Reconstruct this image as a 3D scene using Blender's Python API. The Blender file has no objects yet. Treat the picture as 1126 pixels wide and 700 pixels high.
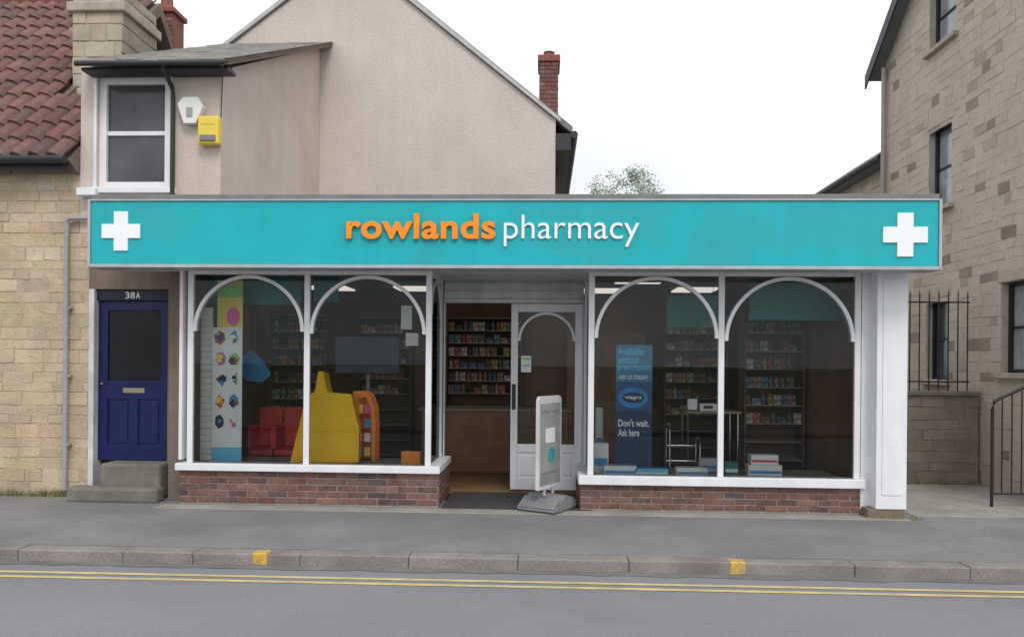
import bpy, bmesh, math, random
from mathutils import Vector, Matrix
random.seed(7)
scn = bpy.context.scene
COL = scn.collection
PI = math.pi
F = 840.0; HY = 400.0; CX = 563.0; EYE = 1.6
YAW = math.radians(2.4); ROLL = 0.0085
RM = Matrix.Rotation(YAW,3,'Z') @ Matrix.Rotation(PI/2,3,'X') @ Matrix.Rotation(ROLL,3,'Z')

# ---------------------------------------------------------------- camera
cd = bpy.data.cameras.new('camera'); cam = bpy.data.objects.new('camera', cd); COL.objects.link(cam)
cam.matrix_world = Matrix.Translation((0,0,EYE)) @ RM.to_4x4()
cd.sensor_width = 36; cd.lens = 36*F/1126; cd.shift_y = (HY-350)/1126
cd.clip_start = .05; cd.clip_end = 3000
scn.camera = cam
scn.view_settings.view_transform = 'Standard'; scn.view_settings.look = 'None'; scn.view_settings.exposure = 0

def ray(px,py): return RM @ Vector(((px-CX)/F,(HY-py)/F,-1))
def W(px,py,Y):
    d = ray(px,py); t = Y/d.y; return d.x*t, EYE+d.z*t
def WX(px,py,X):
    d = ray(px,py); t = X/d.x; return d.y*t, EYE+d.z*t
def rect(px0,py0,px1,py1,Y):
    mx=(px0+px1)/2; my=(py0+py1)/2
    return W(px0,my,Y)[0], W(px1,my,Y)[0], W(mx,py1,Y)[1], W(mx,py0,Y)[1]

# ---------------------------------------------------------------- materials
def mat(name, c, rough=.8, var=.15, s=6, fine=0, bump=0, bs=60, attr=False, metal=0, streak=0, spec=.4, tint=None, tfac=.5, tscale=1.5, coat=0):
    m = bpy.data.materials.new(name); m.use_nodes = True
    nt = m.node_tree; N = nt.nodes; L = nt.links
    b = N['Principled BSDF']; b.inputs['Roughness'].default_value = rough; b.inputs['Metallic'].default_value = metal
    b.inputs['Specular IOR Level'].default_value = spec; b.inputs['Coat Weight'].default_value = coat
    tc = N.new('ShaderNodeTexCoord')
    if attr:
        a = N.new('ShaderNodeAttribute'); a.attribute_name = 'Col'; col = a.outputs['Color']
    else:
        r = N.new('ShaderNodeRGB'); r.outputs[0].default_value = (*c,1); col = r.outputs[0]
    def noise(scale, detail=4, vec=None, ro=.6):
        n = N.new('ShaderNodeTexNoise'); n.inputs['Scale'].default_value = scale; n.inputs['Detail'].default_value = detail
        n.inputs['Roughness'].default_value = ro
        L.new(vec if vec else tc.outputs['Object'], n.inputs['Vector']); return n.outputs['Fac']
    def mr(v, a, b_, c0=.3, c1=.7):
        k = N.new('ShaderNodeMapRange'); k.inputs['From Min'].default_value=c0; k.inputs['From Max'].default_value=c1
        k.inputs['To Min'].default_value=a; k.inputs['To Max'].default_value=b_; L.new(v,k.inputs['Value']); return k.outputs[0]
    def mul(ca, f):
        x = N.new('ShaderNodeVectorMath'); x.operation='SCALE'; L.new(ca,x.inputs[0]); L.new(f,x.inputs['Scale']); return x.outputs[0]
    if tint:
        mx = N.new('ShaderNodeMix'); mx.data_type='RGBA'; L.new(mr(noise(tscale,5),0,tfac,.42,.68), mx.inputs[0])
        L.new(col, mx.inputs[6]); mx.inputs[7].default_value=(*tint,1); col = mx.outputs[2]
    if var: col = mul(col, mr(noise(s,5),1-var,1+var))
    if fine: col = mul(col, mr(noise(bs*1.3,2),1-fine,1+fine))
    if streak:
        mp = N.new('ShaderNodeMapping'); mp.inputs['Scale'].default_value=(5,5,.35); L.new(tc.outputs['Object'],mp.inputs[0])
        col = mul(col, mr(noise(1.2,5,mp.outputs[0]),1-streak,1+streak*.4))
    L.new(col, b.inputs['Base Color'])
    if bump:
        bp = N.new('ShaderNodeBump'); bp.inputs['Strength'].default_value=bump; bp.inputs['Distance'].default_value=.01
        L.new(noise(bs,3), bp.inputs['Height']); L.new(bp.outputs[0], b.inputs['Normal'])
    return m

def glassmat(name, tint=(.96,.975,.97), refl=.42):
    m = bpy.data.materials.new(name); m.use_nodes=True; nt=m.node_tree; N=nt.nodes; L=nt.links; N.clear()
    o=N.new('ShaderNodeOutputMaterial'); t=N.new('ShaderNodeBsdfTransparent'); t.inputs[0].default_value=(*tint,1)
    g=N.new('ShaderNodeBsdfGlossy'); g.inputs['Roughness'].default_value=.01; g.inputs[0].default_value=(.85*refl,.95*refl,refl,1)
    f=N.new('ShaderNodeFresnel'); f.inputs[0].default_value=1.42
    x=N.new('ShaderNodeMixShader'); L.new(f.outputs[0],x.inputs[0]); L.new(t.outputs[0],x.inputs[1]); L.new(g.outputs[0],x.inputs[2]); L.new(x.outputs[0],o.inputs[0])
    return m
def emis(name,c,s):
    m = bpy.data.materials.new(name); m.use_nodes=True; b=m.node_tree.nodes['Principled BSDF']
    b.inputs['Base Color'].default_value=(*c,1); b.inputs['Emission Color'].default_value=(*c,1); b.inputs['Emission Strength'].default_value=s; return m
def randmat(name, cols):
    m = bpy.data.materials.new(name); m.use_nodes=True; nt=m.node_tree; N=nt.nodes; L=nt.links
    b=N['Principled BSDF']; b.inputs['Roughness'].default_value=.5
    oi=N.new('ShaderNodeObjectInfo'); r=N.new('ShaderNodeValToRGB'); r.color_ramp.interpolation='CONSTANT'
    e=r.color_ramp.elements
    while len(e)<len(cols): e.new(.5)
    for i,c in enumerate(cols): e[i].position=i/len(cols); e[i].color=(*c,1)
    L.new(oi.outputs['Random'],r.inputs[0])
    tc=N.new('ShaderNodeTexCoord'); nz=N.new('ShaderNodeTexNoise'); nz.inputs['Scale'].default_value=22; L.new(tc.outputs['Object'],nz.inputs['Vector'])
    mp=N.new('ShaderNodeMapRange'); mp.inputs['From Min'].default_value=.4; mp.inputs['From Max'].default_value=.6; mp.inputs['To Min'].default_value=.5; mp.inputs['To Max'].default_value=1.5; L.new(nz.outputs['Fac'],mp.inputs['Value'])
    sc=N.new('ShaderNodeVectorMath'); sc.operation='SCALE'; L.new(r.outputs[0],sc.inputs[0]); L.new(mp.outputs[0],sc.inputs['Scale'])
    L.new(sc.outputs[0],b.inputs['Base Color']); return m

M_asph = mat('road_asphalt',(.215,.215,.235),.9,.08,.7,.30,.5,90,tint=(.165,.165,.18),tfac=.5,tscale=.5)
M_gut  = mat('road_channel_grime',(.15,.145,.14),.95,.25,2,.3,.4,90,tint=(.2,.2,.2),tfac=.6,tscale=1.3)
M_pave = mat('pavement_tarmac',(.185,.18,.188),.9,.12,1.3,.27,.5,110,tint=(.255,.25,.245),tfac=.7,tscale=.8)
M_kerb = mat('kerb_concrete',(.25,.225,.21),.9,.2,2.2,.22,.3,70,tint=(.16,.14,.13),tfac=.7)
M_conc = mat('concrete',(.33,.31,.28),.9,.16,2,.15,.3,60,tint=(.2,.19,.17),tfac=.6)
M_step = mat('step_stone',(.19,.175,.15),.9,.2,4,.18,.3,60,tint=(.10,.10,.08),tfac=.7)
M_yline= mat('yellow_road_paint',(.60,.48,.20),.8,.15,2,.25,.3,90,tint=(.3,.27,.2),tfac=.6,tscale=6)
M_ymark= mat('yellow_kerb_paint',(.66,.40,.05),.7,.2,8,.2,tint=(.25,.21,.16),tfac=1,tscale=16)
M_earth= mat('earth',(.14,.15,.09),.95,.3,.3,.2)
M_white= mat('white_paint',(.76,.77,.80),.5,.05,4,0,.05,30,streak=.07)
M_whited= mat('weathered_white_paint',(.66,.66,.66),.55,.1,5,0,.1,30,streak=.12,tint=(.45,.43,.40),tfac=.5,tscale=3)
M_teal = mat('teal_panel',(.012,.42,.47),.38,.05,1.6,0,0,30,streak=.06,spec=.3,tint=(.02,.35,.39),tfac=.6,tscale=1.1)
M_tealin= mat('teal_board',(.015,.17,.16),.5,.08)
M_orange=mat('orange_letter',(.95,.28,.012),.35,.03)
M_letter=mat('white_letter',(.86,.89,.92),.4,.02)
M_alu  = mat('grey_metal_trim',(.44,.45,.46),.5,.1,8,metal=.1,streak=.1)
M_coping=mat('roof_coping',(.18,.185,.19),.7,.15,4,bump=.2)
M_brick= mat('red_brick',(1,1,1),.88,.22,26,.2,.5,120,attr=True,tint=(.22,.17,.15),tfac=.35,tscale=5)
M_mort = mat('mortar',(.26,.235,.21),.95,.2,20,.1,.3,90)
M_stone= mat('sandstone',(1,1,1),.95,.13,3,.16,.9,45,attr=True,tint=(.27,.22,.17),tfac=.3,tscale=1.8)
M_stoner= mat('pale_sandstone',(1,1,1),.95,.08,1.6,.14,.9,50,attr=True,tint=(.36,.30,.25),tfac=.35,tscale=1.2,streak=.05)
M_stonem=mat('sandstone_mortar',(.42,.345,.26),.95,.15,9,.1,.4,60)
M_stonep=mat('pale_mortar',(.47,.40,.335),.95,.12,6,.1,.4,60)
M_ashlar=mat('stone_dressing',(.42,.36,.30),.9,.15,6,.1,.3,60,streak=.15)
M_render=mat('pebbledash_render',(.60,.52,.475),.95,.05,1.2,.13,.8,42,streak=.04,tint=(.53,.455,.41),tfac=.6,tscale=.55)
M_render2=mat('smooth_render',(.62,.53,.475),.95,.06,2,.09,.5,40,streak=.05,tint=(.53,.43,.36),tfac=.6,tscale=.7)
M_pier = mat('brown_render',(.20,.15,.12),.9,.12,5,.08,.3,40,streak=.2)
M_tile = mat('clay_pantile',(1,1,1),.85,.22,14,.15,.5,60,attr=True,tint=(.10,.08,.07),tfac=.7,tscale=5)
M_slate= mat('slate',(1,1,1),.75,.2,10,.1,.3,60,attr=True,tint=(.27,.23,.16),tfac=.5,tscale=4)
M_lead = mat('lead_flashing',(.48,.47,.46),.6,.15,8)
M_black= mat('black_paint',(.018,.018,.02),.45,.1,10)
M_gutter=mat('dark_plastic',(.03,.03,.034),.5,.1,10)
M_pipe = mat('grey_pipe',(.36,.34,.35),.6,.1,8,streak=.1)
M_blue = mat('blue_gloss_paint',(.006,.012,.085),.4,.2,5,coat=.05,spec=.3)
M_doorglass=mat('door_glass_dark',(.012,.014,.017),.25,.3,4,spec=.2)
M_darkglass2=mat('window_glass_grey',(.075,.075,.08),.12,.4,2.0,spec=.4)
M_skycurtain=mat('window_glass_painted_sky_and_curtain',(.30,.34,.38),.1,.35,3,spec=.7,streak=.3)  # pale tone paints sky reflection into the upper windows, curtain in the lower one
M_brass= mat('tarnished_metal',(.35,.32,.22),.4,.1,metal=.7)
M_chrome=mat('chrome_tube',(.7,.7,.72),.2,.02,metal=1)
M_yellow=mat('yellow_card',(1.0,.56,.012),.6,.04,4)
M_yplastic=mat('yellow_plastic',(.80,.60,.08),.4,.05,4)
M_wplastic=mat('white_plastic',(.75,.75,.72),.4,.05,4)
M_red  = mat('red_plastic',(.60,.06,.045),.5,.08)
M_redbrown=mat('terracotta',(.24,.085,.065),.8,.15,9,.1,.3)
M_grey = mat('grey_plastic',(.20,.20,.21),.5,.12,5)
M_screen=mat('screen',(.03,.034,.04),.3,.1,2)
M_wood = mat('light_wood',(.24,.12,.06),.5,.2,3)
M_woodf= mat('laminate_floor',(.22,.13,.06),.5,.2,3)
M_inwall=mat('inside_wall',(.24,.13,.075),.85,.2,1.5)
M_inceil=mat('inside_ceiling',(.20,.17,.15),.9,.05)
M_ctop = mat('counter_top',(.30,.23,.16),.5,.05)
M_shelf= mat('shelf_board',(.13,.08,.05),.7,.1)
M_plat = mat('display_platform_board',(.30,.28,.26),.6,.1)
M_navy = mat('navy_print',(.012,.035,.10),.35,.05)
M_lblue= mat('light_blue_print',(.12,.50,.75),.4,.03)
M_poster=mat('poster_paper',(.74,.76,.76),.5,.03)
M_pink = mat('pink_print',(.75,.10,.30),.5,.03)
M_green= mat('green_print',(.25,.60,.12),.5,.1)
M_yprint=mat('yellow_print',(.80,.62,.10),.5,.05)
M_bprint=mat('blue_print',(.05,.28,.60),.5,.05)
M_oprint=mat('orange_print',(.80,.24,.03),.5,.05)
M_mat  = mat('door_mat',(.06,.056,.056),.95,.15,6,.2,.5,150)
M_leaf = mat('leaf',(.28,.33,.24),.7,.35,2)
M_bark = mat('bark',(.10,.08,.06),.9,.2,9,bump=.5)
M_weed = mat('weed_leaf',(.20,.20,.09),.8,.35,9)
M_glass= glassmat('shop_glass')
M_lamp = emis('lit_ceiling_panel',(1,.88,.80),.75)
M_goods= randmat('product_print',[(.40,.34,.27),(.33,.09,.05),(.08,.13,.22),(.40,.24,.07),(.12,.17,.10),(.46,.40,.34),(.30,.15,.07),(.13,.22,.22),(.30,.14,.15),(.07,.05,.04),(.34,.24,.15),(.2,.12,.08)])

# ---------------------------------------------------------------- mesh helpers
def nb(): return bmesh.new()
OFF = {}
def tag(o,label=None,cat=None,group=None,kind=None):
    if label: o['label']=label
    if cat: o['category']=cat
    if group: o['group']=group
    if kind: o['kind']=kind
    return o
def thing(name,loc,label,cat,group=None):
    o=bpy.data.objects.new(name,None); COL.objects.link(o); o.location=loc; OFF[o.name]=Vector(loc); o.empty_display_size=.1
    return tag(o,label,cat,group)
def obj(name,bm,m,parent=None,M=None,smooth=False):
    if M is not None: bmesh.ops.transform(bm,matrix=M,verts=bm.verts)
    bmesh.ops.recalc_face_normals(bm,faces=bm.faces)
    if parent is not None: off=OFF[parent.name]
    else:
        xs=[v.co.x for v in bm.verts]; ys=[v.co.y for v in bm.verts]; zs=[v.co.z for v in bm.verts]
        off=Vector(((min(xs)+max(xs))/2,(min(ys)+max(ys))/2,min(zs)))
    bmesh.ops.translate(bm,vec=-off,verts=bm.verts)
    if smooth:
        for f in bm.faces: f.smooth=True
    me=bpy.data.meshes.new(name); bm.to_mesh(me); bm.free()
    if smooth:
        try: me.set_sharp_from_angle(angle=math.radians(40))
        except Exception: pass
    me.materials.append(m)
    o=bpy.data.objects.new(name,me); COL.objects.link(o); OFF[o.name]=off
    if parent is not None: o.parent=parent
    else: o.location=off
    return o
def struct(name,bm,m,parent=None):
    o=obj(name,bm,m,parent)
    if parent is None: o['kind']='structure'
    return o
def box(bm,x0,x1,y0,y1,z0,z1,bev=0):
    r=bmesh.ops.create_cube(bm,size=1); vs=r['verts']
    for v in vs:
        v.co=Vector(((x0+x1)/2+v.co.x*(x1-x0),(y0+y1)/2+v.co.y*(y1-y0),(z0+z1)/2+v.co.z*(z1-z0)))
    if bev:
        es=list({e for v in vs for e in v.link_edges})
        bmesh.ops.bevel(bm,geom=es,offset=bev,segments=2,affect='EDGES',profile=.5)
    return bm
def B(*a): return box(nb(),*a)
def prism(bm,poly,y0,y1):
    a=[bm.verts.new((x,y0,z)) for x,z in poly]; b=[bm.verts.new((x,y1,z)) for x,z in poly]
    n=len(poly); bm.faces.new(a); bm.faces.new(b[::-1])
    for i in range(n): bm.faces.new((a[i],b[i],b[(i+1)%n],a[(i+1)%n]))
    return bm
def sheet(bm,x0,x1,y0,y1,z):
    bm.faces.new([bm.verts.new(p) for p in ((x0,y0,z),(x1,y0,z),(x1,y1,z),(x0,y1,z))]); return bm
def tube(bm,pts,r,seg=10):
    pts=[Vector(p) for p in pts]; rings=[]
    rr = r if isinstance(r,(list,tuple)) else [r]*len(pts)
    for i,p in enumerate(pts):
        d=(pts[min(i+1,len(pts)-1)]-pts[max(i-1,0)]).normalized()
        up=Vector((0,0,1)) if abs(d.z)<.9 else Vector((1,0,0))
        a=d.cross(up).normalized(); b=d.cross(a).normalized()
        rings.append([bm.verts.new(p+(a*math.cos(t)+b*math.sin(t))*rr[i]) for t in [2*PI*k/seg for k in range(seg)]])
    for i in range(len(rings)-1):
        for k in range(seg): bm.faces.new((rings[i][k],rings[i][(k+1)%seg],rings[i+1][(k+1)%seg],rings[i+1][k]))
    bm.faces.new(rings[0]); bm.faces.new(rings[-1][::-1]); return bm
def lathe(bm,cx,cy,prof,seg=14):
    rings=[]
    for r,z in prof: rings.append([bm.verts.new((cx+r*math.cos(2*PI*k/seg),cy+r*math.sin(2*PI*k/seg),z)) for k in range(seg)])
    for i in range(len(rings)-1):
        for k in range(seg): bm.faces.new((rings[i][k],rings[i][(k+1)%seg],rings[i+1][(k+1)%seg],rings[i+1][k]))
    bm.faces.new(rings[0]); bm.faces.new(rings[-1][::-1]); return bm
def archring(bm,cx,cz,ro,ri,y0,y1,n=28):
    P=[]
    for i in range(n+1):
        t=PI*i/n; c,s=math.cos(t),math.sin(t)
        P.append([bm.verts.new((cx+r*c,y,cz+r*s)) for r,y in ((ro,y0),(ri,y0),(ri,y1),(ro,y1))])
    for i in range(n):
        for k in range(4): bm.faces.new((P[i][k],P[i][(k+1)%4],P[i+1][(k+1)%4],P[i+1][k]))
    bm.faces.new(P[0]); bm.faces.new(P[-1][::-1]); return bm
def block(bm,u0,u1,z0,z1,f,b,ch,col,jit=0):
    lay=bm.loops.layers.float_color.get('Col') or bm.loops.layers.float_color.new('Col')
    J=lambda: random.uniform(-jit,jit)
    js=[(J(),J()) for _ in range(4)]
    C=[(u0,z0),(u1,z0),(u1,z1),(u0,z1)]; S=[(1,1),(-1,1),(-1,-1),(1,-1)]
    A=[bm.verts.new((c[0]+j[0],b,c[1]+j[1])) for c,j in zip(C,js)]
    Bv=[bm.verts.new((c[0]+j[0],f+ch,c[1]+j[1])) for c,j in zip(C,js)]
    D=[bm.verts.new((c[0]+j[0]+s[0]*ch,f+J()*.5,c[1]+j[1]+s[1]*ch)) for c,s,j in zip(C,S,js)]
    fs=[bm.faces.new(D)]
    for i in range(4):
        k=(i+1)%4
        fs.append(bm.faces.new((Bv[i],Bv[k],D[k],D[i]))); fs.append(bm.faces.new((A[i],A[k],Bv[k],Bv[i])))
    for fc in fs:
        for l in fc.loops: l[lay]=(*col,1)
def vary(c,a): 
    k=random.uniform(1-a,1+a); h=min(.04,a*.6); return tuple(max(.01,x*k*random.uniform(1-h,1+h)) for x in c)
def brickcol():
    r=random.random()
    base=(.175,.078,.062) if r<.55 else (.13,.068,.06) if r<.8 else (.23,.115,.09) if r<.95 else (.09,.062,.06)
    return vary(base,.2)
def bricks(bm,u0,u1,z0,z1,f=-.008,b=.03,bw=.225,bh=.075,g=.011,cf=brickcol):
    n=max(1,round((z1-z0)/bh)); h=(z1-z0)/n
    for j in range(n):
        u=u0-(bw/2 if j%2 else 0)
        while u<u1-.01:
            a=max(u0,u); e=min(u1,u+bw-g)
            if e-a>.015: block(bm,a,e,z0+j*h+g/2,z0+(j+1)*h-g/2,f+random.uniform(-.002,.002),b,.004,cf(),.002)
            u+=bw
    return bm
def stones(bm,u0,u1,z0,z1,holes=(),keep=None,cf=None,hr=(.13,.2),wr=(.2,.45),g=.012,f=-.015,jit=.006,fj=.004,ch=.008):
    z=z0
    while z<z1-.05:
        h=random.uniform(*hr)
        if z1-(z+h)<.07: h=z1-z
        u=u0-random.uniform(0,.2)
        while u<u1-.02:
            w=random.uniform(*wr); a,e=max(u,u0),min(u+w-g,u1); u+=w
            if e-a<.03: continue
            segs=[(a,e)]
            for (h0,h1,g0,g1) in holes:
                if z+h*.5<g0 or z+h*.5>g1: continue
                ns=[]
                for (p,q) in segs:
                    if q<=h0 or p>=h1: ns.append((p,q))
                    else:
                        if p<h0: ns.append((p,h0))
                        if q>h1: ns.append((h1,q))
                segs=ns
            for (p,q) in segs:
                if q-p<.025: continue
                if keep and not keep((p+q)/2,z+h/2): continue
                block(bm,p,q,z+g/2,z+h-g/2,f+random.uniform(-fj,fj),.03,ch,cf(),jit)
        z+=h
    return bm
def holewall(bm,x0,x1,z0,z1,y0,y1,hx0,hx1,hz0,hz1):
    if hx0>x0: box(bm,x0,hx0,y0,y1,z0,z1)
    if x1>hx1: box(bm,hx1,x1,y0,y1,z0,z1)
    if hz0>z0+.001: box(bm,hx0,hx1,y0,y1,z0,hz0)
    if z1>hz1+.001: box(bm,hx0,hx1,y0,y1,hz1,z1)
    return bm
def textbm(s,x0,x1,z0,z1,Y,bold=0,depth=.004,space=1.0,align='LEFT'):
    cu=bpy.data.curves.new('t','FONT'); cu.body=s; cu.size=1; cu.offset=bold; cu.extrude=.02; cu.space_character=space; cu.align_x=align
    o=bpy.data.objects.new('t',cu); COL.objects.link(o)
    dg=bpy.context.evaluated_depsgraph_get(); me=bpy.data.meshes.new_from_object(o.evaluated_get(dg))
    bm=nb(); bm.from_mesh(me); bpy.data.objects.remove(o); bpy.data.meshes.remove(me); bpy.data.curves.remove(cu)
    xs=[v.co.x for v in bm.verts]; ys=[v.co.y for v in bm.verts]; a,b,c,d=min(xs),max(xs),min(ys),max(ys)
    for v in bm.verts:
        x,y,z=v.co; v.co=Vector((x0+(x-a)/(b-a)*(x1-x0),Y-(z+.02)/.04*depth,z0+(y-c)/(d-c)*(z1-z0)))
    return bm
def discbm(bm,cx,cz,r,y,sx=1,n=20,d=.003,rot=0):
    return prism(bm,[(cx+r*sx*math.cos(2*PI*i/n+rot),cz+r*math.sin(2*PI*i/n+rot)) for i in range(n)],y-d,y)

# ---------------------------------------------------------------- ground, road, pavement
struct('ground',sheet(nb(),-700,700,-700,700,-.14),M_earth)
struct('road',sheet(nb(),-80,80,-1.5,6.32,-.10),M_asph)
bm=nb(); 
n=160; up=[]; dn=[]
for i in range(n+1):
    x=-12+24*i/n; up.append(bm.verts.new((x,6.31,-.0965))); dn.append(bm.verts.new((x,6.20-random.uniform(0,.05),-.0965)))
for i in range(n): bm.faces.new((dn[i],dn[i+1],up[i+1],up[i]))
struct('road_channel',bm,M_gut)
bm=nb(); sheet(bm,-80,80,5.93,5.985,-.096); sheet(bm,-80,80,5.80,5.855,-.096); struct('double_yellow_line',bm,M_yline)
bm=nb()
x=-45
while x<45:
    w=random.choice((.91,.91,.91,.6)); dz_=random.uniform(-.004,.004); box(bm,x,x+w-.003,6.29+random.uniform(-.005,.005),6.46,-.13,.0+dz_,.012); x+=w
kerb=struct('kerb',bm,M_kerb)
for px,py in ((287,612),(812,624)):
    x,_=W(px,py,6.3); bm=nb(); a=.07
    box(bm,x-a,x+a*.8,6.2825,6.40,-.10,.0065,.012); obj('yellow_paint_mark',bm,M_ymark,kerb)
bm=nb(); box(bm,-80,80,6.464,8.9,-.13,0); box(bm,4.0,80,8.9,40,-.13,0); struct('pavement',bm,M_pave)
bm=nb(); box(bm,-80,80,-5,-1.5,-.13,0); struct('opposite_pavement',bm,M_pave)
# ---------------------------------------------------------------- shop building
XL=W(205,400,8.4)[0]; XR=W(947,420,8.4)[0]
FX0=W(100,255,7.8)[0]; FX1=W(1032,257,7.8)[0]
FZ0=W(560,291.5,7.8)[1]; FZ1=W(560,221,7.8)[1]
ZS=FZ0+.02   # soffit height
struct('shop_threshold_strip',B(W(172,563,8.2)[0],W(1000,568,8.2)[0],8.14,8.37,-.01,.006,.003),M_conc)
shop=thing('shop_building',(0,9,0),'single storey shop with a long turquoise fascia and two arched display windows','shop')
fas=obj('fascia_panel',B(FX0,FX1,7.8,8.05,FZ0,FZ1,.006),M_teal,shop)
bm=nb(); 
box(bm,FX0-.012,FX1+.012,7.785,8.06,FZ1+.001,FZ1+.018,.003); box(bm,FX0-.012,FX1+.012,7.785,8.06,FZ0-.035,FZ0-.001,.003)
box(bm,FX0-.03,FX0-.002,7.785,8.06,FZ0-.035,FZ1+.018,.003); box(bm,FX1+.002,FX1+.03,7.785,8.06,FZ0-.035,FZ1+.018,.003)
obj('fascia_trim',bm,M_alu,fas)
for (a,b,c,d) in ((112,233,154,275),(971,235,1020,281)):
    x0,x1,z0,z1=rect(a,b,c,d,7.79); cx=(x0+x1)/2; cz=(z0+z1)/2; h=(x1-x0)/2; k=h*.36
    bm=prism(nb(),[(cx-k,cz-h),(cx+k,cz-h),(cx+k,cz-k),(cx+h,cz-k),(cx+h,cz+k),(cx+k,cz+k),(cx+k,cz+h),(cx-k,cz+h),(cx-k,cz+k),(cx-h,cz+k),(cx-h,cz-k),(cx-k,cz-k)],7.785,7.799)
    obj('cross_emblem',bm,M_letter,fas)
x0,x1,z0,z1=rect(381,235,545,263,7.78); obj('name_lettering',textbm('rowlands',x0,x1,z0,z1,7.798,.026,.035,1.06),M_orange,fas)
x0,x1,z0,z1=rect(554,236,703,271,7.78); obj('name_lettering',textbm('pharmacy',x0,x1,z0,z1,7.798,-.004,.018,1.0),M_letter,fas)
bm=nb(); box(bm,FX0-.02,FX1+.02,7.82,8.9,FZ1+.02,FZ1+.075,.006); box(bm,XL-.1,FX1-.3,8.902,12.6,FZ1-.05,FZ1+.06)
obj('flat_roof',bm,M_coping,shop)
bm=nb(); box(bm,FX0,FX1,8.055,8.55,FZ0+.012,FZ0+.03); box(bm,XL,XR,8.552,9.5,FZ0+.012,FZ0+.03)
obj('soffit',bm,M_whited,shop)

def display_window(px0,px1,mull,sp0,sp1,rx0,rx1,side):
    cx=(px0+px1)/2
    z1=ZS-.01; zs0=W(cx,sp1,8.35)[1]; zs1=W(cx,sp0,8.35)[1]
    x0=W(px0,420,8.4)[0]; x1=W(px1,420,8.4)[0]; xm=W(mull,420,8.4)[0]
    r0=W(rx0,530,8.4)[0]; r1=W(rx1,530,8.4)[0]
    bm=bricks(nb(),r0,r1,.02,zs0-.003)
    r=obj('stall_riser',bm,M_brick,shop,Matrix.Translation((0,8.42,0)))
    bm=nb(); box(bm,r0+.004,r1-.004,8.419,8.6,-.02,zs0-.004); 
    sx = r1 if side>0 else r0
    if side>0: box(bm,r1-.16,r1-.004,8.602,9.38,-.02,zs0-.004)
    else: box(bm,r0+.004,r0+.16,8.602,9.38,-.02,zs0-.004)
    obj('mortar_backing',bm,M_mort,r)
    bm=bricks(nb(),-9.38,-8.45,.02,zs0-.003) if side<0 else bricks(nb(),8.45,9.38,.02,zs0-.003)
    Ms=Matrix.Translation((sx,0,0))@Matrix.Rotation(-PI/2 if side<0 else PI/2,4,'Z')
    obj('side_brickwork',bm,M_brick,r,Ms)
    bm=nb(); box(bm,r0-.02,r1+.02,8.35,8.56,zs0,zs1,.008)
    xs=r1 if side>0 else r0
    box(bm,min(xs-.12*side,xs+.02*side),max(xs-.12*side,xs+.02*side),8.562,9.38,zs0,zs1,.006)
    w=.032
    for xx,ww in ((x0,w),(xm,w),(x1,w)): box(bm,xx-ww,xx+ww,8.395,8.455,zs1+.001,z1,.006)
    box(bm,x0+w+.001,xm-w-.001,8.40,8.45,z1-.045,z1-.002,.004); box(bm,xm+w+.001,x1-w-.001,8.40,8.45,z1-.045,z1-.002,.004)
    fr=obj('display_window',bm,M_white,shop)
    for a,b in ((x0,xm),(xm,x1)):
        a+=w;b-=w; R_=(b-a)/2
        bm=nb(); archring(bm,(a+b)/2,z1-.05-R_,R_,R_-.038,8.388,8.462)
        obj('arch_trim',bm,M_white,fr)
        obj('glass_pane',B(a,b,8.420,8.426,zs1,z1-.046),M_glass,fr)
    xe=x1 if side>0 else x0
    bm=nb()
    box(bm,xe-.03,xe+.03,9.30,9.37,zs1+.001,z1,.005); box(bm,xe-.025,xe+.025,8.456,9.299,z1-.05,z1-.002,.004)
    R_=.42; archring(bm,8.878,z1-.052-R_,R_,R_-.035,-.03,.03)
    for v in bm.verts:
        if abs(v.co.y)<.05: v.co=Vector((xe+v.co.y,v.co.x,v.co.z))
    obj('side_frame',bm,M_white,fr)
    obj('side_pane',B(xe-.003,xe+.003,8.458,9.298,zs1,z1-.051),M_glass,fr)
    lo=x0+.04; hi=x1-.04
    obj('display_platform',B(lo,hi,8.602,9.3,zs0-.05,zs1-.03,.005),M_plat,shop)
    return dict(x0=x0,x1=x1,xm=xm,zs=zs1-.03,z1=z1)
LW=display_window(209,471,337,511,519,196,482,+1)
RW=display_window(650,943,793,525,535,638,948,-1)

obj('white_corner_board',B(XR+.002,W(966,420,8.4)[0],8.40,8.5,.06,ZS-.012,.006),M_white,shop)
px0=W(964,430,8.22)[0]; px1=W(998,430,8.22)[0]
bm=nb(); box(bm,px0,px1,8.22,8.62,.10,ZS-.012,.008)
box(bm,px0+.06,px1-.05,8.212,8.219,.25,ZS-.1,.003)
pil=obj('end_pillar',bm,M_white,shop)
obj('plinth',B(px0-.08,px1-.01,8.23,8.6,-.02,.098,.01),M_pier,pil)
obj('end_wall',B(XR+.05,px1-.03,8.63,12.55,-.02,FZ1-.06),M_whited,shop)
obj('end_wall_lining',B(XR+.03,XR+.048,8.63,12.39,-.02,2.72),M_inwall,shop)
obj('rear_wall',B(XL-.1,XR+.028,12.4,12.55,-.02,FZ1-.06),M_inwall,shop)
obj('party_wall',B(XL-.12,XL-.02,8.6,12.395,-.02,FZ1-.06),M_inwall,shop)
obj('left_window_pier',B(XL-.075,XL-.038,8.38,8.58,.5,ZS-.012,.004),M_white,shop)
obj('shop_ceiling',B(XL-.015,XR+.028,9.505,12.395,2.72,2.76),M_inceil,shop)
obj('shop_floor',B(XL-.015,XR+.028,9.44,12.395,-.02,.05),M_woodf,shop)
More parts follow.
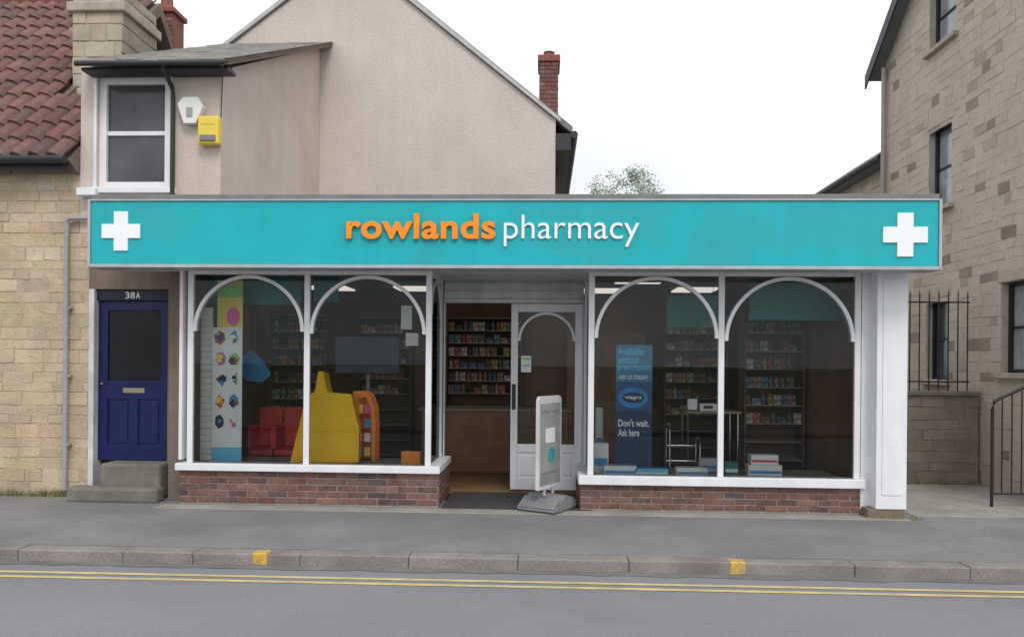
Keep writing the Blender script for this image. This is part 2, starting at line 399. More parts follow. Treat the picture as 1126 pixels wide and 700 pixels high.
for x,y in ((-3.2,11.3),(-1.9,11.3),(-.6,11.3),(1.25,10.1),(.8,11.5),(2.2,11.3)):
    bm=B(x-.3,x+.3,y-.3,y+.3,2.695,2.715,.004); obj('ceiling_light',bm,M_lamp,shop)
# entrance
YD=9.4
ex0=LW['x1']+.035; ex1=RW['x0']-.035
dz=W(563,333,YD)[1]
bm=nb(); box(bm,ex0,ex1,YD,YD+.06,dz+.05,FZ0+.01,.004)
for zz in (dz+.13,dz+.22): box(bm,ex0,ex1,YD-.018,YD-.001,zz,zz+.02,.003)
box(bm,ex0,ex1,YD-.02,YD+.09,dz,dz+.048,.005)
obj('door_head_board',bm,M_whited,shop)
dx0=W(489,430,YD)[0]; dxm=W(561,430,YD)[0]; dx1=W(641,430,YD)[0]
obj('door_jamb',B(ex0,dx0,YD-.01,YD+.08,.0,dz-.001,.004),M_white,shop)
obj('door_jamb',B(dx1-.01,ex1,YD-.01,YD+.08,0,dz-.001,.004),M_white,shop)
obj('entrance_floor',B(W(482,550,8.4)[0]+.03,ex1+.05,8.38,9.435,-.02,.012,.002),M_mat,shop)
def door_leaf(x0,x1,y,M=None,name='entrance_door'):
    z0,z1=.055,dz-.008; a,b=x0+.085,x1-.085
    bm=nb(); box(bm,x0,a,y,y+.045,z0,z1,.004); box(bm,b,x1,y,y+.045,z0,z1,.004)
    box(bm,a+.001,b-.001,y,y+.045,z1-.10,z1,.004); box(bm,a+.001,b-.001,y+.002,y+.043,z0,z0+.14,.004); box(bm,a+.001,b-.001,y+.002,y+.043,z0+.46,z0+.56,.004)
    box(bm,a+.001,b-.001,y+.016,y+.03,z0+.141,z0+.459); 
    box(bm,a+.04,b-.04,y+.006,y+.0155,z0+.18,z0+.42,.004)
    d=obj(name,bm,M_white,shop,M)
    R_=(b-a)/2; bm=archring(nb(),(a+b)/2,z1-.103-R_,R_,R_-.03,y-.006,y+.05); obj('arch_trim',bm,M_white,d,M)
    obj('glass_pane',B(a,b,y+.02,y+.026,z0+.56,z1-.10),M_glass,d,M)
    return d
d=door_leaf(dxm+.006,dx1-.014,YD+.01)
x0,x1,z0,z1=rect(562,422,567,450,YD); obj('push_plate',B(x0+.01,x0+.055,YD-.004,YD+.008,z0,z1,.003),M_black,d)
x0,x1,z0,z1=rect(573,391,584,409,YD); p=obj('notice_sheet',B(x0,x1,YD+.022,YD+.028,z0,z1),M_poster,d)
obj('notice_heading',B(x0+.015,x1-.015,YD+.0195,YD+.0215,z1-.05,z1-.02),M_green,d)
obj('notice_text',textbm('open',x0+.02,x1-.02,z0+.06,z0+.09,YD+.0215,0,.001),M_black,d)
# counter + shelving inside
def shelf_unit(x0,x1,y,z0,z1,n,label,depth=.32,low=.7):
    t=thing('shelf_unit',((x0+x1)/2,y,z0),label,'shelves')
    obj('back_panel',B(x0,x1,y+depth,y+depth+.02,z0,z1),M_shelf,t)
    for xx in (x0,x1-.025): obj('side_panel',B(xx,xx+.025,y,y+depth-.001,z0,z1,.003),M_shelf,t)
    hs=[]
    for i in range(n):
        z=z0+.08+(z1-z0-.12)*i/(n-1); hs.append(z)
        obj('shelf',B(x0+.027,x1-.027,y+.01,y+depth-.003,z,z+.015,.002),M_ctop,t)
    return [h for h in hs[:-1] if h>low],(x0,x1,y)
bm=B(-.045,.045,-.03,.03,0,.13,.002); pc=obj('product_carton',bm,M_goods); pc.location=(0,0,-50)
bm=lathe(nb(),0,0,[(.03,0),(.034,.01),(.034,.09),(.028,.105),(.014,.115),(.014,.125),(.018,.126),(.018,.145)],10); pb=obj('product_bottle',bm,M_goods,smooth=True)
bm=B(-.06,.06,-.03,.03,0,.085,.003); pt=obj('product_packet',bm,M_goods)
protos=[(pc,'small product carton standing on the shelving inside the shop','carton','cartons on the shop shelves'),
        (pb,'small capped bottle standing on the shelving inside the shop','bottle','bottles on the shop shelves'),
        (pt,'low flat packet lying on the shelving inside the shop','packet','packets on the shop shelves')]
for o,l,c,g in protos: tag(o,l,c,g)
used=set(); cnt=[0,0,0]
def put(k,x,y,z):
    if cnt[k]>=295: return
    cnt[k]+=1
    o=protos[k][0]
    if k in used:
        o=o.copy(); COL.objects.link(o)
    used.add(k); o.location=(x,y,z); o.rotation_euler[2]=random.uniform(-.1,.1)
def stock(hs,info):
    x0,x1,y=info
    for z in hs:
        x=x0+.035
        while x<x1-.10:
            k=random.choice((0,0,0,1,1,2)); wd=(.095,.072,.125)[k]
            if x+wd>x1-.03: break
            if random.random()<.96: put(k,x+wd/2,y+.07+random.uniform(0,.03),z+.0155)
            x+=wd+random.uniform(.0,.012)
stock(*shelf_unit(-1.55,-.35,12.0,.05,2.35,12,'wide stocked shelf unit seen straight through the open doorway',low=.95))
stock(*shelf_unit(-3.85,-3.05,10.55,.05,2.3,10,'tall stocked shelf unit on the left, seen through the leftmost arched window'))
stock(*shelf_unit(2.62,3.4,10.1,.05,2.3,10,'tall stocked shelf unit nearest the shop\'s right hand end wall'))
stock(*shelf_unit(-2.95,-2.1,12.0,.05,2.35,10,'tall stocked shelf unit on the back wall behind the dark display screen',low=1.0))
stock(*shelf_unit(1.8,2.75,11.5,.05,2.35,10,'tall stocked shelf unit behind the middle of the right hand window'))
t=thing('shop_counter',(-1.0,10.9,.05),'brown wooden shop counter seen through the open doorway','counter')
obj('counter_front',B(-1.75,.35,10.92,11.3,.05,.92,.005),M_wood,t); obj('counter_top',B(-1.79,.39,10.88,11.34,.921,.96,.006),M_ctop,t)
t=thing('wall_cabinet',(.7,12.1,.05),'brown wooden panelled cabinet behind the navy banner','cabinet')
obj('cabinet_body',B(.35,1.6,12.05,12.38,.05,2.1,.006),M_wood,t)
for xx in (.37,.79,1.2): obj('cabinet_door',B(xx,xx+.38,12.025,12.049,.12,2.03,.004),M_wood,t)

# ---- left window display
zl=LW['zs']; zr=RW['zs']
def px(name,p,y,m,label,cat,d=.01,bev=.002,zmin=None,parent=None):
    x0,x1,z0,z1=rect(*p,y)
    if zmin is not None: z0=zmin
    o=obj(name,B(x0,x1,y,y+d,z0,z1,bev),m,parent)
    if parent is None: tag(o,label,cat)
    return o
x0,x1,z0,z1=rect(214,338,233,505,8.8)
t=thing('slat_panel',((x0+x1)/2,8.8,zl),'white slatted display panel at the far left of the left window','display panel')
obj('backing',B(x0,x1,8.815,8.83,zl,z1),M_poster,t)
bm=nb(); k=0; z=zl+.01
while z<z1-.07: box(bm,x0,x1,8.80,8.814,z,z+.065,.004); z+=.075
obj('slats',bm,M_wplastic,t)
x0,x1,z0,z1=rect(233,360,266,506,8.74)
t=thing('tall_poster',((x0+x1)/2,8.74,zl),'tall white poster of small coloured product pictures in the left window','poster')
obj('poster_sheet',B(x0,x1,8.74,8.746,zl+.001,z1),M_poster,t)
obj('poster_footer',B(x0,x1,8.735,8.739,zl+.001,zl+.17),M_lblue,t)
cols=[M_red,M_bprint,M_pink,M_green,M_redbrown,M_grey,M_red,M_bprint,M_black,M_oprint]
w=x1-x0
rs=random.Random(3)
for i in range(10):
    cx=x0+w*(.27 if i%2==0 else .72)+rs.uniform(-.012,.012); cz=z1-.12-(i//2)*.245+rs.uniform(-.02,.02)
    nn=rs.choice((4,5,6,4,3)); 
    pic=obj('picture',discbm(nb(),cx,cz,.085,8.739,rs.uniform(.55,.85),nn,rot=rs.uniform(0,1.5)),cols[i],t)
    obj('picture_detail',discbm(nb(),cx+rs.uniform(-.025,.025),cz+rs.uniform(-.03,.03),.05,8.735,rs.uniform(.5,1.1),rs.choice((4,6)),rot=rs.uniform(0,1.5)),[M_navy,M_poster,M_yprint,M_black][i%4],pic)
    obj('picture_detail',discbm(nb(),cx+rs.uniform(-.04,.04),cz+rs.uniform(-.05,.05),.026,8.7315,1,7),cols[(i+3)%10],pic)
x0,x1,z0,z1=rect(239,308,267,360,8.76)
t=thing('upper_poster',((x0+x1)/2,8.76,z0),'yellow and green poster with a pink disc, hung above the tall white poster','poster')
obj('poster_sheet',B(x0,x1,8.76,8.765,z0,z1),M_yprint,t); obj('pink_disc',discbm(nb(),(x0+x1)/2+.04,z0+.13,.11,8.759,.7),M_pink,t)
obj('green_band',B(x0,x1,8.756,8.7595,z1-.2,z1-.06),M_green,t)
for p,l in (((222,303,331,335),'dark teal header board hanging behind the top of the leftmost arch'),((345,303,372,332),'small dark teal header board hanging behind the second arch from the left'),((824,309,935,352),'dark teal header board hanging behind the rightmost arch'),((733,325,789,360),'dark teal board hanging inside left of the middle mullion of the right window')):
    x0,x1,z0,z1=rect(*p,9.0); bm=B(x0,x1,9.0,9.02,z0,z1,.003)
    for fx in (x0+.05,x1-.05): tube(bm,[(fx,9.01,z1-.002),(fx,9.01,2.7)],.003,5)
    tag(obj('header_board',bm,M_tealin),l,'header board')
# yellow shape
Y=8.7
pts=[(319,508),(337,434),(346,431),(350,408),(355,408),(360,431),(386,433),(395,472),(394,508)]
P=[W(a,b,Y) for a,b in pts]; P=[(x,max(z,zl)) for x,z in P]
t=thing('yellow_display',((P[0][0]+P[-1][0])/2,Y+.1,zl),'big yellow tapering display shape with a peaked top in the left window','window display')
obj('front_panel',prism(nb(),P,Y,Y+.02),M_yellow,t)
cxp=sum(p[0] for p in P)/9
P2=[(cxp+(x-cxp)*.93,z-.02 if z>zl+.1 else z) for x,z in P]
obj('rear_panel',prism(nb(),P2,Y+.2,Y+.22),M_yellow,t)
bm=nb(); 
for i in range(0,8): 
    a,b,c,d_=P[i],P[i+1],P2[i+1],P2[i]
    bm.faces.new([bm.verts.new(q) for q in ((a[0],Y+.021,a[1]-.003),(b[0],Y+.021,b[1]-.003),(c[0],Y+.199,c[1]-.003),(d_[0],Y+.199,d_[1]-.003))])
obj('edge_strip',bm,M_yellow,t)
x0,x1,z0,z1=rect(388,430,413,508,9.0)
t=thing('book_stand',((x0+x1)/2,9.05,zl),'orange and red curved book stand behind the yellow display shape','stand')
for yy in (9.0,9.2):
    obj('side_panel',prism(nb(),[(x0,zl),(x0+.07,zl),(x0+.07,z1-.07),(x1-.11,z1-.08),(x1-.055,z1-.22),(x1-.045,zl),(x1,zl),(x1,z1-.4),(x1-.01,z1-.2),(x1-.07,z1-.04),(x1-.13,z1),(x0,z1)],yy,yy+.02),M_oprint,t)
obj('stand_back',B(x0+.01,x1-.06,9.18,9.198,zl,z1-.1),M_oprint,t)
for i in range(4):
    z=zl+.04+i*.17; s=obj('shelf',B(x0+.01,x1-.03,9.022,9.178,z,z+.015),M_red,t)
    for j in range(2):
        xx=x0+.04+j*.09; obj('leaflet',B(xx,xx+.075,9.024,9.035,z+.016,z+.12,.002),[M_bprint,M_yprint,M_pink,M_poster,M_red][(i*2+j)%5],s)
x0,x1,z0,z1=rect(368,369,440,411,9.7)
t=thing('display_screen',((x0+x1)/2,9.7,z0),'dark flat display screen on a post behind the left window','screen')
obj('casing',B(x0,x1,9.7,9.74,z0,z1,.01),M_black,t); obj('screen_face',B(x0+.02,x1-.02,9.694,9.699,z0+.02,z1-.02),M_screen,t)
obj('post',tube(nb(),[((x0+x1)/2,9.76,.05),((x0+x1)/2,9.76,z1-.1)],.025),M_grey,t); obj('foot',lathe(nb(),(x0+x1)/2,9.76,[(.2,.05),(.2,.06),(.03,.075)]),M_grey,t)
for i,(p,l) in enumerate((((272,448,300,508),'red plastic tub chair inside the left window, nearer the tall poster'),((300,448,327,508),'red plastic tub chair inside the left window, beside the yellow display shape'))):
    x0,x1,z0,z1=rect(*p,9.45); t=thing('tub_chair',((x0+x1)/2,9.65,.05),l,'chair'); 
    obj('seat',B(x0+.01,x1-.01,9.45,9.83,.42,.5,.02),M_red,t)
    obj('backrest',B(x0+.01,x1-.01,9.80,9.86,.501,1.02,.025),M_red,t)
    for xx in (x0,x1-.035): obj('armrest',B(xx,xx+.035,9.45,9.79,.502,.80,.012),M_red,t)
    for xx in (x0+.04,x1-.04):
        for yy in (9.5,9.8): obj('leg',tube(nb(),[(xx,yy,.05),(xx,yy,.419)],.014,8),M_chrome,t)
x0,x1,z0,z1=rect(262,384,298,420,9.4)
t=thing('hanging_mobile',((x0+x1)/2,9.4,z0),'blue leaf shaped mobile hanging behind the tall poster','mobile')
obj('leaf_shape',prism(nb(),[(x0,z0+.12),(x0+.1,z0+.02),(x0+.3,z0),(x1,z0+.1),(x1-.12,z1-.12),(x0+.16,z1),(x0+.05,z1-.08)],9.4,9.42),M_bprint,t)
obj('cord',tube(nb(),[((x0+x1)/2,9.41,z1-.05),((x0+x1)/2,9.41,2.72)],.002,5),M_grey,t)
px('orange_carton',(441,496,462,511),8.75,M_oprint,'small orange carton at the right corner of the left window sill','carton',.08,.003,zl)
px('leaflet_card',(441,336,453,362),9.1,M_poster,'white leaflet card held high beside the entrance in the left window','card')
px('leaflet_card',(446,366,460,380),9.1,M_poster,'lower white leaflet card beside the entrance in the left window','card')

# ---- right window display
x0,x1,z0,z1=rect(677,379,717,520,8.75)
t=thing('pull_up_banner',((x0+x1)/2,8.76,zr),'narrow navy banner with pale blue writing standing in the right window','banner')
obj('banner_sheet',B(x0,x1,8.75,8.756,zr+.04,z1),M_navy,t); obj('base_box',B(x0-.02,x1+.02,8.71,8.8,zr,zr+.04,.008),M_alu,t)
obj('banner_band',B(x0,x1,8.746,8.7495,z1-.42,z1-.0),mat('mid_blue_print',(.05,.20,.36),.4,.08),t)
obj('banner_band',B(x0,x1,8.747,8.7495,z1-.76,z1-.421),mat('dusk_blue_print',(.02,.08,.20),.4,.1),t)
for k,s in enumerate(('Available','without','prescription')):
    obj('heading_text',textbm(s,x0+.02,x0+[.31,.26,.39][k],z1-.115-k*.095,z1-.03-k*.095,8.7455,.02,.001),M_lblue,t)
obj('subheading_text',textbm('ASK US TODAY',x0+.03,x1-.05,z1-.39,z1-.345,8.7455,.015,.001),M_poster,t)
obj('oval_logo',discbm(nb(),(x0+x1)/2-.01,z1-.60,.115,8.7465,1.5),mat('deep_blue_print',(.02,.22,.55),.4,.4,6),t)
obj('logo_centre',discbm(nb(),(x0+x1)/2-.01,z1-.60,.062,8.743,2.0),M_navy,t)
obj('logo_text',textbm('viagra',x0+.1,x1-.12,z1-.625,z1-.575,8.7395,.015,.001),M_poster,t)
for k,s in enumerate(("Don't wait.",'Ask here')):
    obj('footer_text',textbm(s,x0+.03,x0+[.38,.27][k],z1-.93-k*.11,z1-.845-k*.11,8.7495,.02,.001),M_poster,t)
x0,x1,z0,z1=rect(754,452,816,462,9.9)
t=thing('side_table',((x0+x1)/2,10.1,.05),'wooden table with thin metal legs inside the right window','table')
obj('tabletop',B(x0,x1,9.9,10.4,z1-.03,z1,.006),M_ctop,t)
for xx in (x0+.04,x1-.04):
    for yy in (9.94,10.36): obj('leg',tube(nb(),[(xx,yy,.05),(xx,yy,z1-.031)],.014,8),M_chrome,t)
tx0,tx1,tz=x0,x1,z1
t=thing('desk_machine',(tx0+.3,10,tz),'small white till machine on the table in the right window','machine')
obj('machine_body',prism(nb(),[(tx0+.2,tz+.001),(tx0+.5,tz+.001),(tx0+.5,tz+.05),(tx0+.42,tz+.09),(tx0+.2,tz+.09)],9.98,10.2),M_wplastic,t); obj('display',B(tx0+.24,tx0+.36,9.972,9.979,tz+.03,tz+.07),M_screen,t)
t=thing('picture_stand',(tx0+.08,9.98,tz),'little framed card on the left end of the table in the right window','frame')
obj('frame',B(tx0+.02,tx0+.17,9.96,9.975,tz+.001,tz+.17,.003),M_black,t); obj('card',B(tx0+.035,tx0+.155,9.955,9.959,tz+.015,tz+.155),M_poster,t)
x0,_=W(735,500,8.9); x1,_=W(768,500,8.9)
t=thing('walking_frame',((x0+x1)/2,8.95,zr),'small chrome walking frame on the right window sill','walking frame')
h=W(740,466,8.9)[1]-zr
for i,xx in enumerate((x0,x1)):
    k=1 if i==0 else .72
    obj('side_loop',tube(nb(),[(xx,8.8,zr+.001),(xx,8.8,zr+h*k-.06),(xx,8.82,zr+h*k-.015),(xx,8.86,zr+h*k),(xx,8.98,zr+h*k),(xx,9.02,zr+h*k-.015),(xx,9.04,zr+h*k-.06),(xx,9.06,zr+.001)],.010,8),M_chrome,t,smooth=True)
    obj('handgrip',tube(nb(),[(xx,8.87,zr+h*k),(xx,8.97,zr+h*k)],.016,8),M_grey,t)
for zz in (.12,.3): obj('cross_bar',tube(nb(),[(x0,9.05,zr+zz),(x1,9.05,zr+zz)],.008,8),M_chrome,t)
def carton(p,y,label,m=M_poster,stripe=M_bprint,d=.14,zmin=None):
    x0,x1,z0,z1=rect(*p,y); z0=zr if zmin is None else zmin
    t=thing('product_box',((x0+x1)/2,y+d/2,z0),label,'box')
    obj('carton_body',B(x0,x1,y,y+d,z0+.001,z1,.003),m,t); obj('printed_stripe',B(x0+.01,x1-.01,y-.003,y-.0005,z0+(z1-z0)*.25,z0+(z1-z0)*.5),stripe,t)
    return z1
carton((653,487,669,522),8.8,'tall white box in the left corner of the right window')
carton((655,448,663,486),9.25,'slim white carton standing far back in the left corner of the right window',d=.06)
carton((664,512,700,523),8.62,'low white and blue box in front of the navy banner')
carton((698,515,735,524),8.62,'flat blue box lying right of the navy banner',M_lblue,M_poster)
carton((744,514,778,524),8.65,'flat white box lying right of the walking frame')
carton((770,504,790,516),9.0,'small grey box beside the middle mullion of the right window',M_alu)
zt=carton((823,511,860,526),8.7,'wide white box on the sill in the rightmost light')
carton((826,500,856,511),8.72,'white carton stacked on the wide white box in the rightmost light',zmin=zt,stripe=M_red)
carton((797,508,812,524),8.75,'small teal carton just right of the window\'s middle mullion',M_tealin,M_poster)
# ---- pavement swing sign
bx,by=W(603,552,8.42)[0],8.46
Ms=Matrix.Translation((bx,by,.0))@Matrix.Rotation(math.radians(62),4,'Z')
t=thing('pavement_sign',(bx,by,.012),'white swing sign on a grey weighted base in front of the entrance','pavement sign')
bm=nb(); pr=[(-.29,.012),(.29,.012),(.30,.05),(.25,.09),(.10,.13),(.06,.17),(-.06,.17),(-.10,.13),(-.25,.09),(-.30,.05)]
prism(bm,pr,-.24,.24); bmesh.ops.bevel(bm,geom=[e for e in bm.edges],offset=.018,segments=2,affect='EDGES')
obj('base',bm,M_grey,t,Ms,smooth=True)
pz0,pz1=.24,W(600,435,8.42)[1]
rr=.06; w=.27
poly=[(-w,pz0),(w,pz0)]+[(w-rr+rr*math.cos(a),pz1-rr+rr*math.sin(a)) for a in [k*PI/10 for k in range(6)]]+[(-w+rr+rr*math.cos(a),pz1-rr+rr*math.sin(a)) for a in [PI/2+k*PI/10 for k in range(6)]]
pn=obj('panel',prism(nb(),poly,-.018,.018),M_whited,t,Ms)
obj('panel_print',B(-w+.03,w-.03,-.0215,-.0185,pz0+.04,pz1-.08),mat('pale_print',(.33,.34,.34),.4,.25,4,tint=(.25,.25,.25),tfac=.6,tscale=6),pn,Ms)
obj('teal_disc',discbm(nb(),.02,pz0+.36,.085,-.0225,1),mat('teal_print',(.05,.32,.33),.4,.3,8),pn,Ms)
obj('white_square',B(-.12,.1,-.0245,-.0225,pz0+.50,pz0+.66),M_poster,pn,Ms)
obj('sign_text',textbm('pharmacy',-w+.06,w-.06,pz1-.20,pz1-.14,-.0222,.005,.001),M_grey,pn,Ms)
obj('sign_text',textbm('open today',-w+.06,w-.1,pz0+.14,pz0+.2,-.0222,.005,.001),M_grey,pn,Ms)
for xx in (-.1,.1): obj('spring',tube(nb(),[(xx,0,.165),(xx,0,.245)],.018,8),M_alu,t,Ms)

# ---------------------------------------------------------------- stone cottage (left)
YF=8.8
x88=W(89,130,YF)[0]; x96=W(97,400,YF)[0]
ez=W(40,180,YF)[1]
cot=thing('stone_cottage',(-8,9,0),'stone cottage with a red pantile roof at the left edge','house')
def scol(): 
    r=random.random()
    return vary((.53,.42,.295) if r<.65 else (.49,.385,.27) if r<.9 else (.56,.46,.34),.045)
bm=stones(nb(),-10,x96,.0,3.1,cf=scol,hr=(.10,.17),wr=(.16,.42),g=.006,f=.001,jit=.008,fj=.003,ch=.004); stones(bm,-10,x88,3.1,ez,cf=scol,hr=(.10,.17),wr=(.16,.42),g=.006,f=.001,jit=.008,ch=.004)
wl=obj('front_wall',bm,M_stone,cot,Matrix.Translation((0,YF,0)))
bm=nb(); box(bm,-10,x96-.003,YF+.0065,YF+.35,-.02,3.1); box(bm,-10,x88-.003,YF+.0065,YF+.35,3.1,ez); box(bm,-10,-9.7,YF+.35,15.5,-.02,ez); box(bm,-10,x88-.4,15.2,15.5,-.02,ez)
obj('wall_core',bm,M_stonem,wl)
Y0,z0=8.55,ez+.02; Y1=12.2; z1=W(60,2,12.2)[1]
ang=math.atan2(z1-z0,Y1-Y0); Ls=math.hypot(z1-z0,Y1-Y0)
bm=nb(); lay=bm.loops.layers.float_color.new('Col')
per=.215; rows=13; rl=Ls/rows; sub=8
Mr=Matrix.Translation((0,Y0,z0))@Matrix.Rotation(ang-PI/2,4,'X')
xcut=W(80,60,9.9)[0]
def prof(t): return .034*(math.sin(2*PI*t)+.35*math.sin(4*PI*t+.8))
n=int(5/per)
for j in range(rows):
    s0=j*rl; 
    for i in range(n):
        xa=x88-(i+1)*per; 
        yw=Y0+(s0+rl*.5)*math.cos(ang)
        if yw>9.75 and xa+per>xcut+.02: continue
        r=random.random(); c=vary((.175,.083,.07) if r<.7 else (.13,.067,.06) if r<.9 else (.22,.115,.09),.15)
        dz_=random.uniform(-.005,.005)
        for k in range(sub):
            t0,t1=k/sub,(k+1)/sub
            A=[(xa+t0*per,-(prof(t0)+.048+dz_),s0-.03),(xa+t1*per,-(prof(t1)+.048+dz_),s0-.03),(xa+t1*per,-(prof(t1)+.012),s0+rl),(xa+t0*per,-(prof(t0)+.012),s0+rl)]
            Lp=[(A[0][0],A[0][1]+.03,A[0][2]),(A[1][0],A[1][1]+.03,A[1][2])]
            vs=[bm.verts.new(q) for q in A]; v2=[bm.verts.new(q) for q in Lp]
            for f in (bm.faces.new(vs),bm.faces.new((v2[0],v2[1],vs[1],vs[0]))):
                for l in f.loops: l[lay]=(*c,1)
rf=obj('roof',bm,M_tile,cot,Mr)
bm=nb()
for (xa,xb,pts) in ((-10,xcut,[(8.58,ez-.02),(12.2,z1-.05),(15.8,ez-.02),(15.5,ez-.14),(12.2,z1-.25),(8.75,ez-.14)]),(xcut+.001,x88,[(8.58,ez-.02),(9.75,ez-.02+1.17*math.tan(ang)),(9.75,ez-.12),(8.75,ez-.12)])):
    a=[bm.verts.new((xa,y,z)) for y,z in pts]; b=[bm.verts.new((xb,y,z)) for y,z in pts]; m_=len(pts)
    bm.faces.new(a); bm.faces.new(b[::-1])
    for i in range(m_): bm.faces.new((a[i],b[i],b[(i+1)%m_],a[(i+1)%m_]))
obj('roof_deck',bm,M_pier,rf)
obj('ridge_tiles',tube(nb(),[(-10,12.2,z1+.0),(xcut-.3,12.2,z1+.0)],.11,12),M_redbrown,rf)
bm=tube(nb(),[(-10,8.52,ez-.02),(x88-.01,8.52,ez-.02)],.05,10); box(bm,-10,x88-.01,8.6,8.63,ez-.13,ez-.03); obj('gutter',bm,M_gutter,cot,smooth=True)
x0=W(80,30,10)[0]; x1=W(134,30,10)[0]; zt=W(105,-14,10)[1]; zb=4.4; zc0=W(105,14,10)[1]; zc1=W(105,3,10)[1]
bm=stones(nb(),x0,x1,zb,zt,cf=lambda:vary((.44,.37,.29),.10),hr=(.16,.24),wr=(.2,.45),f=-.008)
ch=obj('stone_chimney',bm,M_stone,rf,Matrix.Translation((0,10,0)))
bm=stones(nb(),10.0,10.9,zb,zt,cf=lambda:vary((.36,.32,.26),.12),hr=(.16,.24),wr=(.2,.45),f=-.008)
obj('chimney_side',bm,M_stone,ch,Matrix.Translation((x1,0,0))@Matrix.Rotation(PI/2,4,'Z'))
bm=nb(); box(bm,x0+.005,x1-.005,10.002,10.9,zb,zt); box(bm,x0-.06,x1+.06,9.94,10.96,zc0,zc1,.02); obj('chimney_core',bm,M_ashlar,ch)
x0=W(168,30,12.6)[0]; x1=W(190,30,12.6)[0]; zt=W(185,14,12.6)[1]
rc=thing('brick_chimney',((x0+x1)/2,12.8,5),'red brick chimney with clay pot behind the stone chimney','chimney')
bm=bricks(nb(),x0,x1,5.0,zt); obj('stack',bm,M_brick,rc,Matrix.Translation((0,12.6,0)))
bm=nb(); box(bm,x0+.004,x1-.004,12.604,13.0,5.0,zt-.005); box(bm,x0-.04,x1+.04,12.55,13.05,zt,zt+.08,.01); obj('stack_core',bm,M_redbrown,rc)
obj('pot',lathe(nb(),(x0+x1)/2-.03,12.8,[(.11,zt+.08),(.13,zt+.1),(.10,zt+.2),(.09,zt+.45),(.12,zt+.47),(.12,zt+.5)]),M_redbrown,rc)
xp=W(70,400,8.7)[0]; zt=W(85,239,8.7)[1]; xe=W(99,239,8.7)[0]
t=thing('downpipe',(xp,8.72,0),'grey plastic drainpipe on the stone wall beside the blue door','drainpipe')
obj('pipe',tube(nb(),[(xp,8.74,.08),(xp,8.74,zt-.05),(xp+.01,8.74,zt-.015),(xp+.05,8.74,zt),(xe,8.74,zt)],.028,12),M_pipe,t,smooth=True)
for zz in (.6,1.4,2.2): obj('bracket',B(xp-.05,xp+.05,8.735,8.79,zz,zz+.03,.004),M_pipe,t)

# ---------------------------------------------------------------- rendered annexe with blue door
ann=thing('rendered_flat',(W(150,400,9)[0],9,0),'narrow rendered house with slate roof, blue door and one white sash window','house')
xR=W(243,140,YF)[0]
ze=W(165,72,YF)[1]
hx0,hx1,hz0,hz1=rect(107,83,187,207,YF)
bm=nb(); holewall(bm,x88,xR,3.101,ze,YF,YF+.3,hx0,hx1,hz0,hz1)
obj('upper_wall',bm,M_render2,ann)
zr_=W(200,50,12.7)[1]
bm=nb()
pts=[(YF+.301,3.101),(12.69,3.101),(12.69,zr_-.06),(YF+.301,ze+ .301*(zr_-ze)/3.9-.06)]
a=[bm.verts.new((xR-.25,y,z)) for y,z in pts]; b=[bm.verts.new((xR,y,z)) for y,z in pts]
bm.faces.new(a); bm.faces.new(b[::-1])
for i in range(4): bm.faces.new((a[i],b[i],b[(i+1)%4],a[(i+1)%4]))
obj('side_wall',bm,M_render2,ann)
dx0_,dx1_,dz0_,dz1_=rect(98,318,186,506,YF)
xpier=W(186,400,8.56)[0]
bm=nb(); box(bm,xpier,XL-.08,YF-.24,YF-.001,.0,ZS-.01); box(bm,dx1_+.001,XL-.08,YF,YF+.3,0,ZS-.01); obj('door_pier',bm,M_pier,ann)
obj('door_lintel',B(x96+.001,dx1_,YF+.0,YF+.3,dz1_+.002,3.1),M_pier,ann)
ye=8.5; zee=W(165,68,ye)[1]; a2=math.atan2(zr_-zee,12.7-ye); Ls=math.hypot(zr_-zee,12.7-ye)
xs0=W(83,68,ye)[0]; xs1=W(251,68,ye)[0]
bm=nb(); s=0;j=0
while s<Ls-.01:
    u=xs0-(.12 if j%2 else 0)
    while u<xs1-.02:
        a_,e_=max(u,xs0),min(u+.235,xs1)
        if e_-a_>.02: block(bm,a_,e_,s,min(s+.2,Ls),-.02-random.uniform(0,.008),.0,.003,vary((.16,.15,.148),.25),.004)
        u+=.24
    s+=.185;j+=1
Mr2=Matrix.Translation((0,ye,zee))@Matrix.Rotation(a2-PI/2,4,'X')
rf2=obj('slate_roof',bm,M_slate,ann,Mr2)
obj('roof_deck',B(xs0+.005,xs1-.005,.002,.04,.01,Ls-.01),M_pier,rf2,Mr2)
obj('verge_flashing',B(xs1-.06,xs1+.02,-.035,-.0285,0,Ls),M_pier,rf2,Mr2)
bm=tube(nb(),[(xs0+.02,8.46,zee-.03),(xs1-.02,8.46,zee-.03)],.028,10); box(bm,xs0+.03,xs1-.03,8.56,8.79,zee-.07,zee-.035); obj('gutter',bm,M_gutter,ann,smooth=True)
def sash(parent,u0,u1,z0,z1,M,fm,gm,name='sash_window',bars=0,fr=.07,sill=M_white,off=.08):
    bm=nb()
    box(bm,u0,u0+fr,off,off+.08,z0,z1,.004); box(bm,u1-fr,u1,off,off+.08,z0,z1,.004)
    box(bm,u0+fr,u1-fr,off+.001,off+.079,z1-fr,z1,.004); box(bm,u0+fr,u1-fr,off+.001,off+.079,z0,z0+fr,.004)
    zm=(z0+z1)/2; s=fr*.6
    box(bm,u0+fr,u1-fr,off+.02,off+.07,zm-s/2,zm+s/2,.004)
    w=obj(name,bm,fm,parent,M)
    obj('lower_pane',B(u0+fr,u1-fr,off+.045,off+.05,z0+fr,zm-s/2),gm,w,M)
    obj('upper_pane',B(u0+fr,u1-fr,off+.05,off+.055,zm+s/2,z1-fr),gm,w,M)
    obj('sill',B(u0-.08,u1+.08,-.08,off+.07,z0-.07,z0-.002,.008),sill,w,M)
    return w
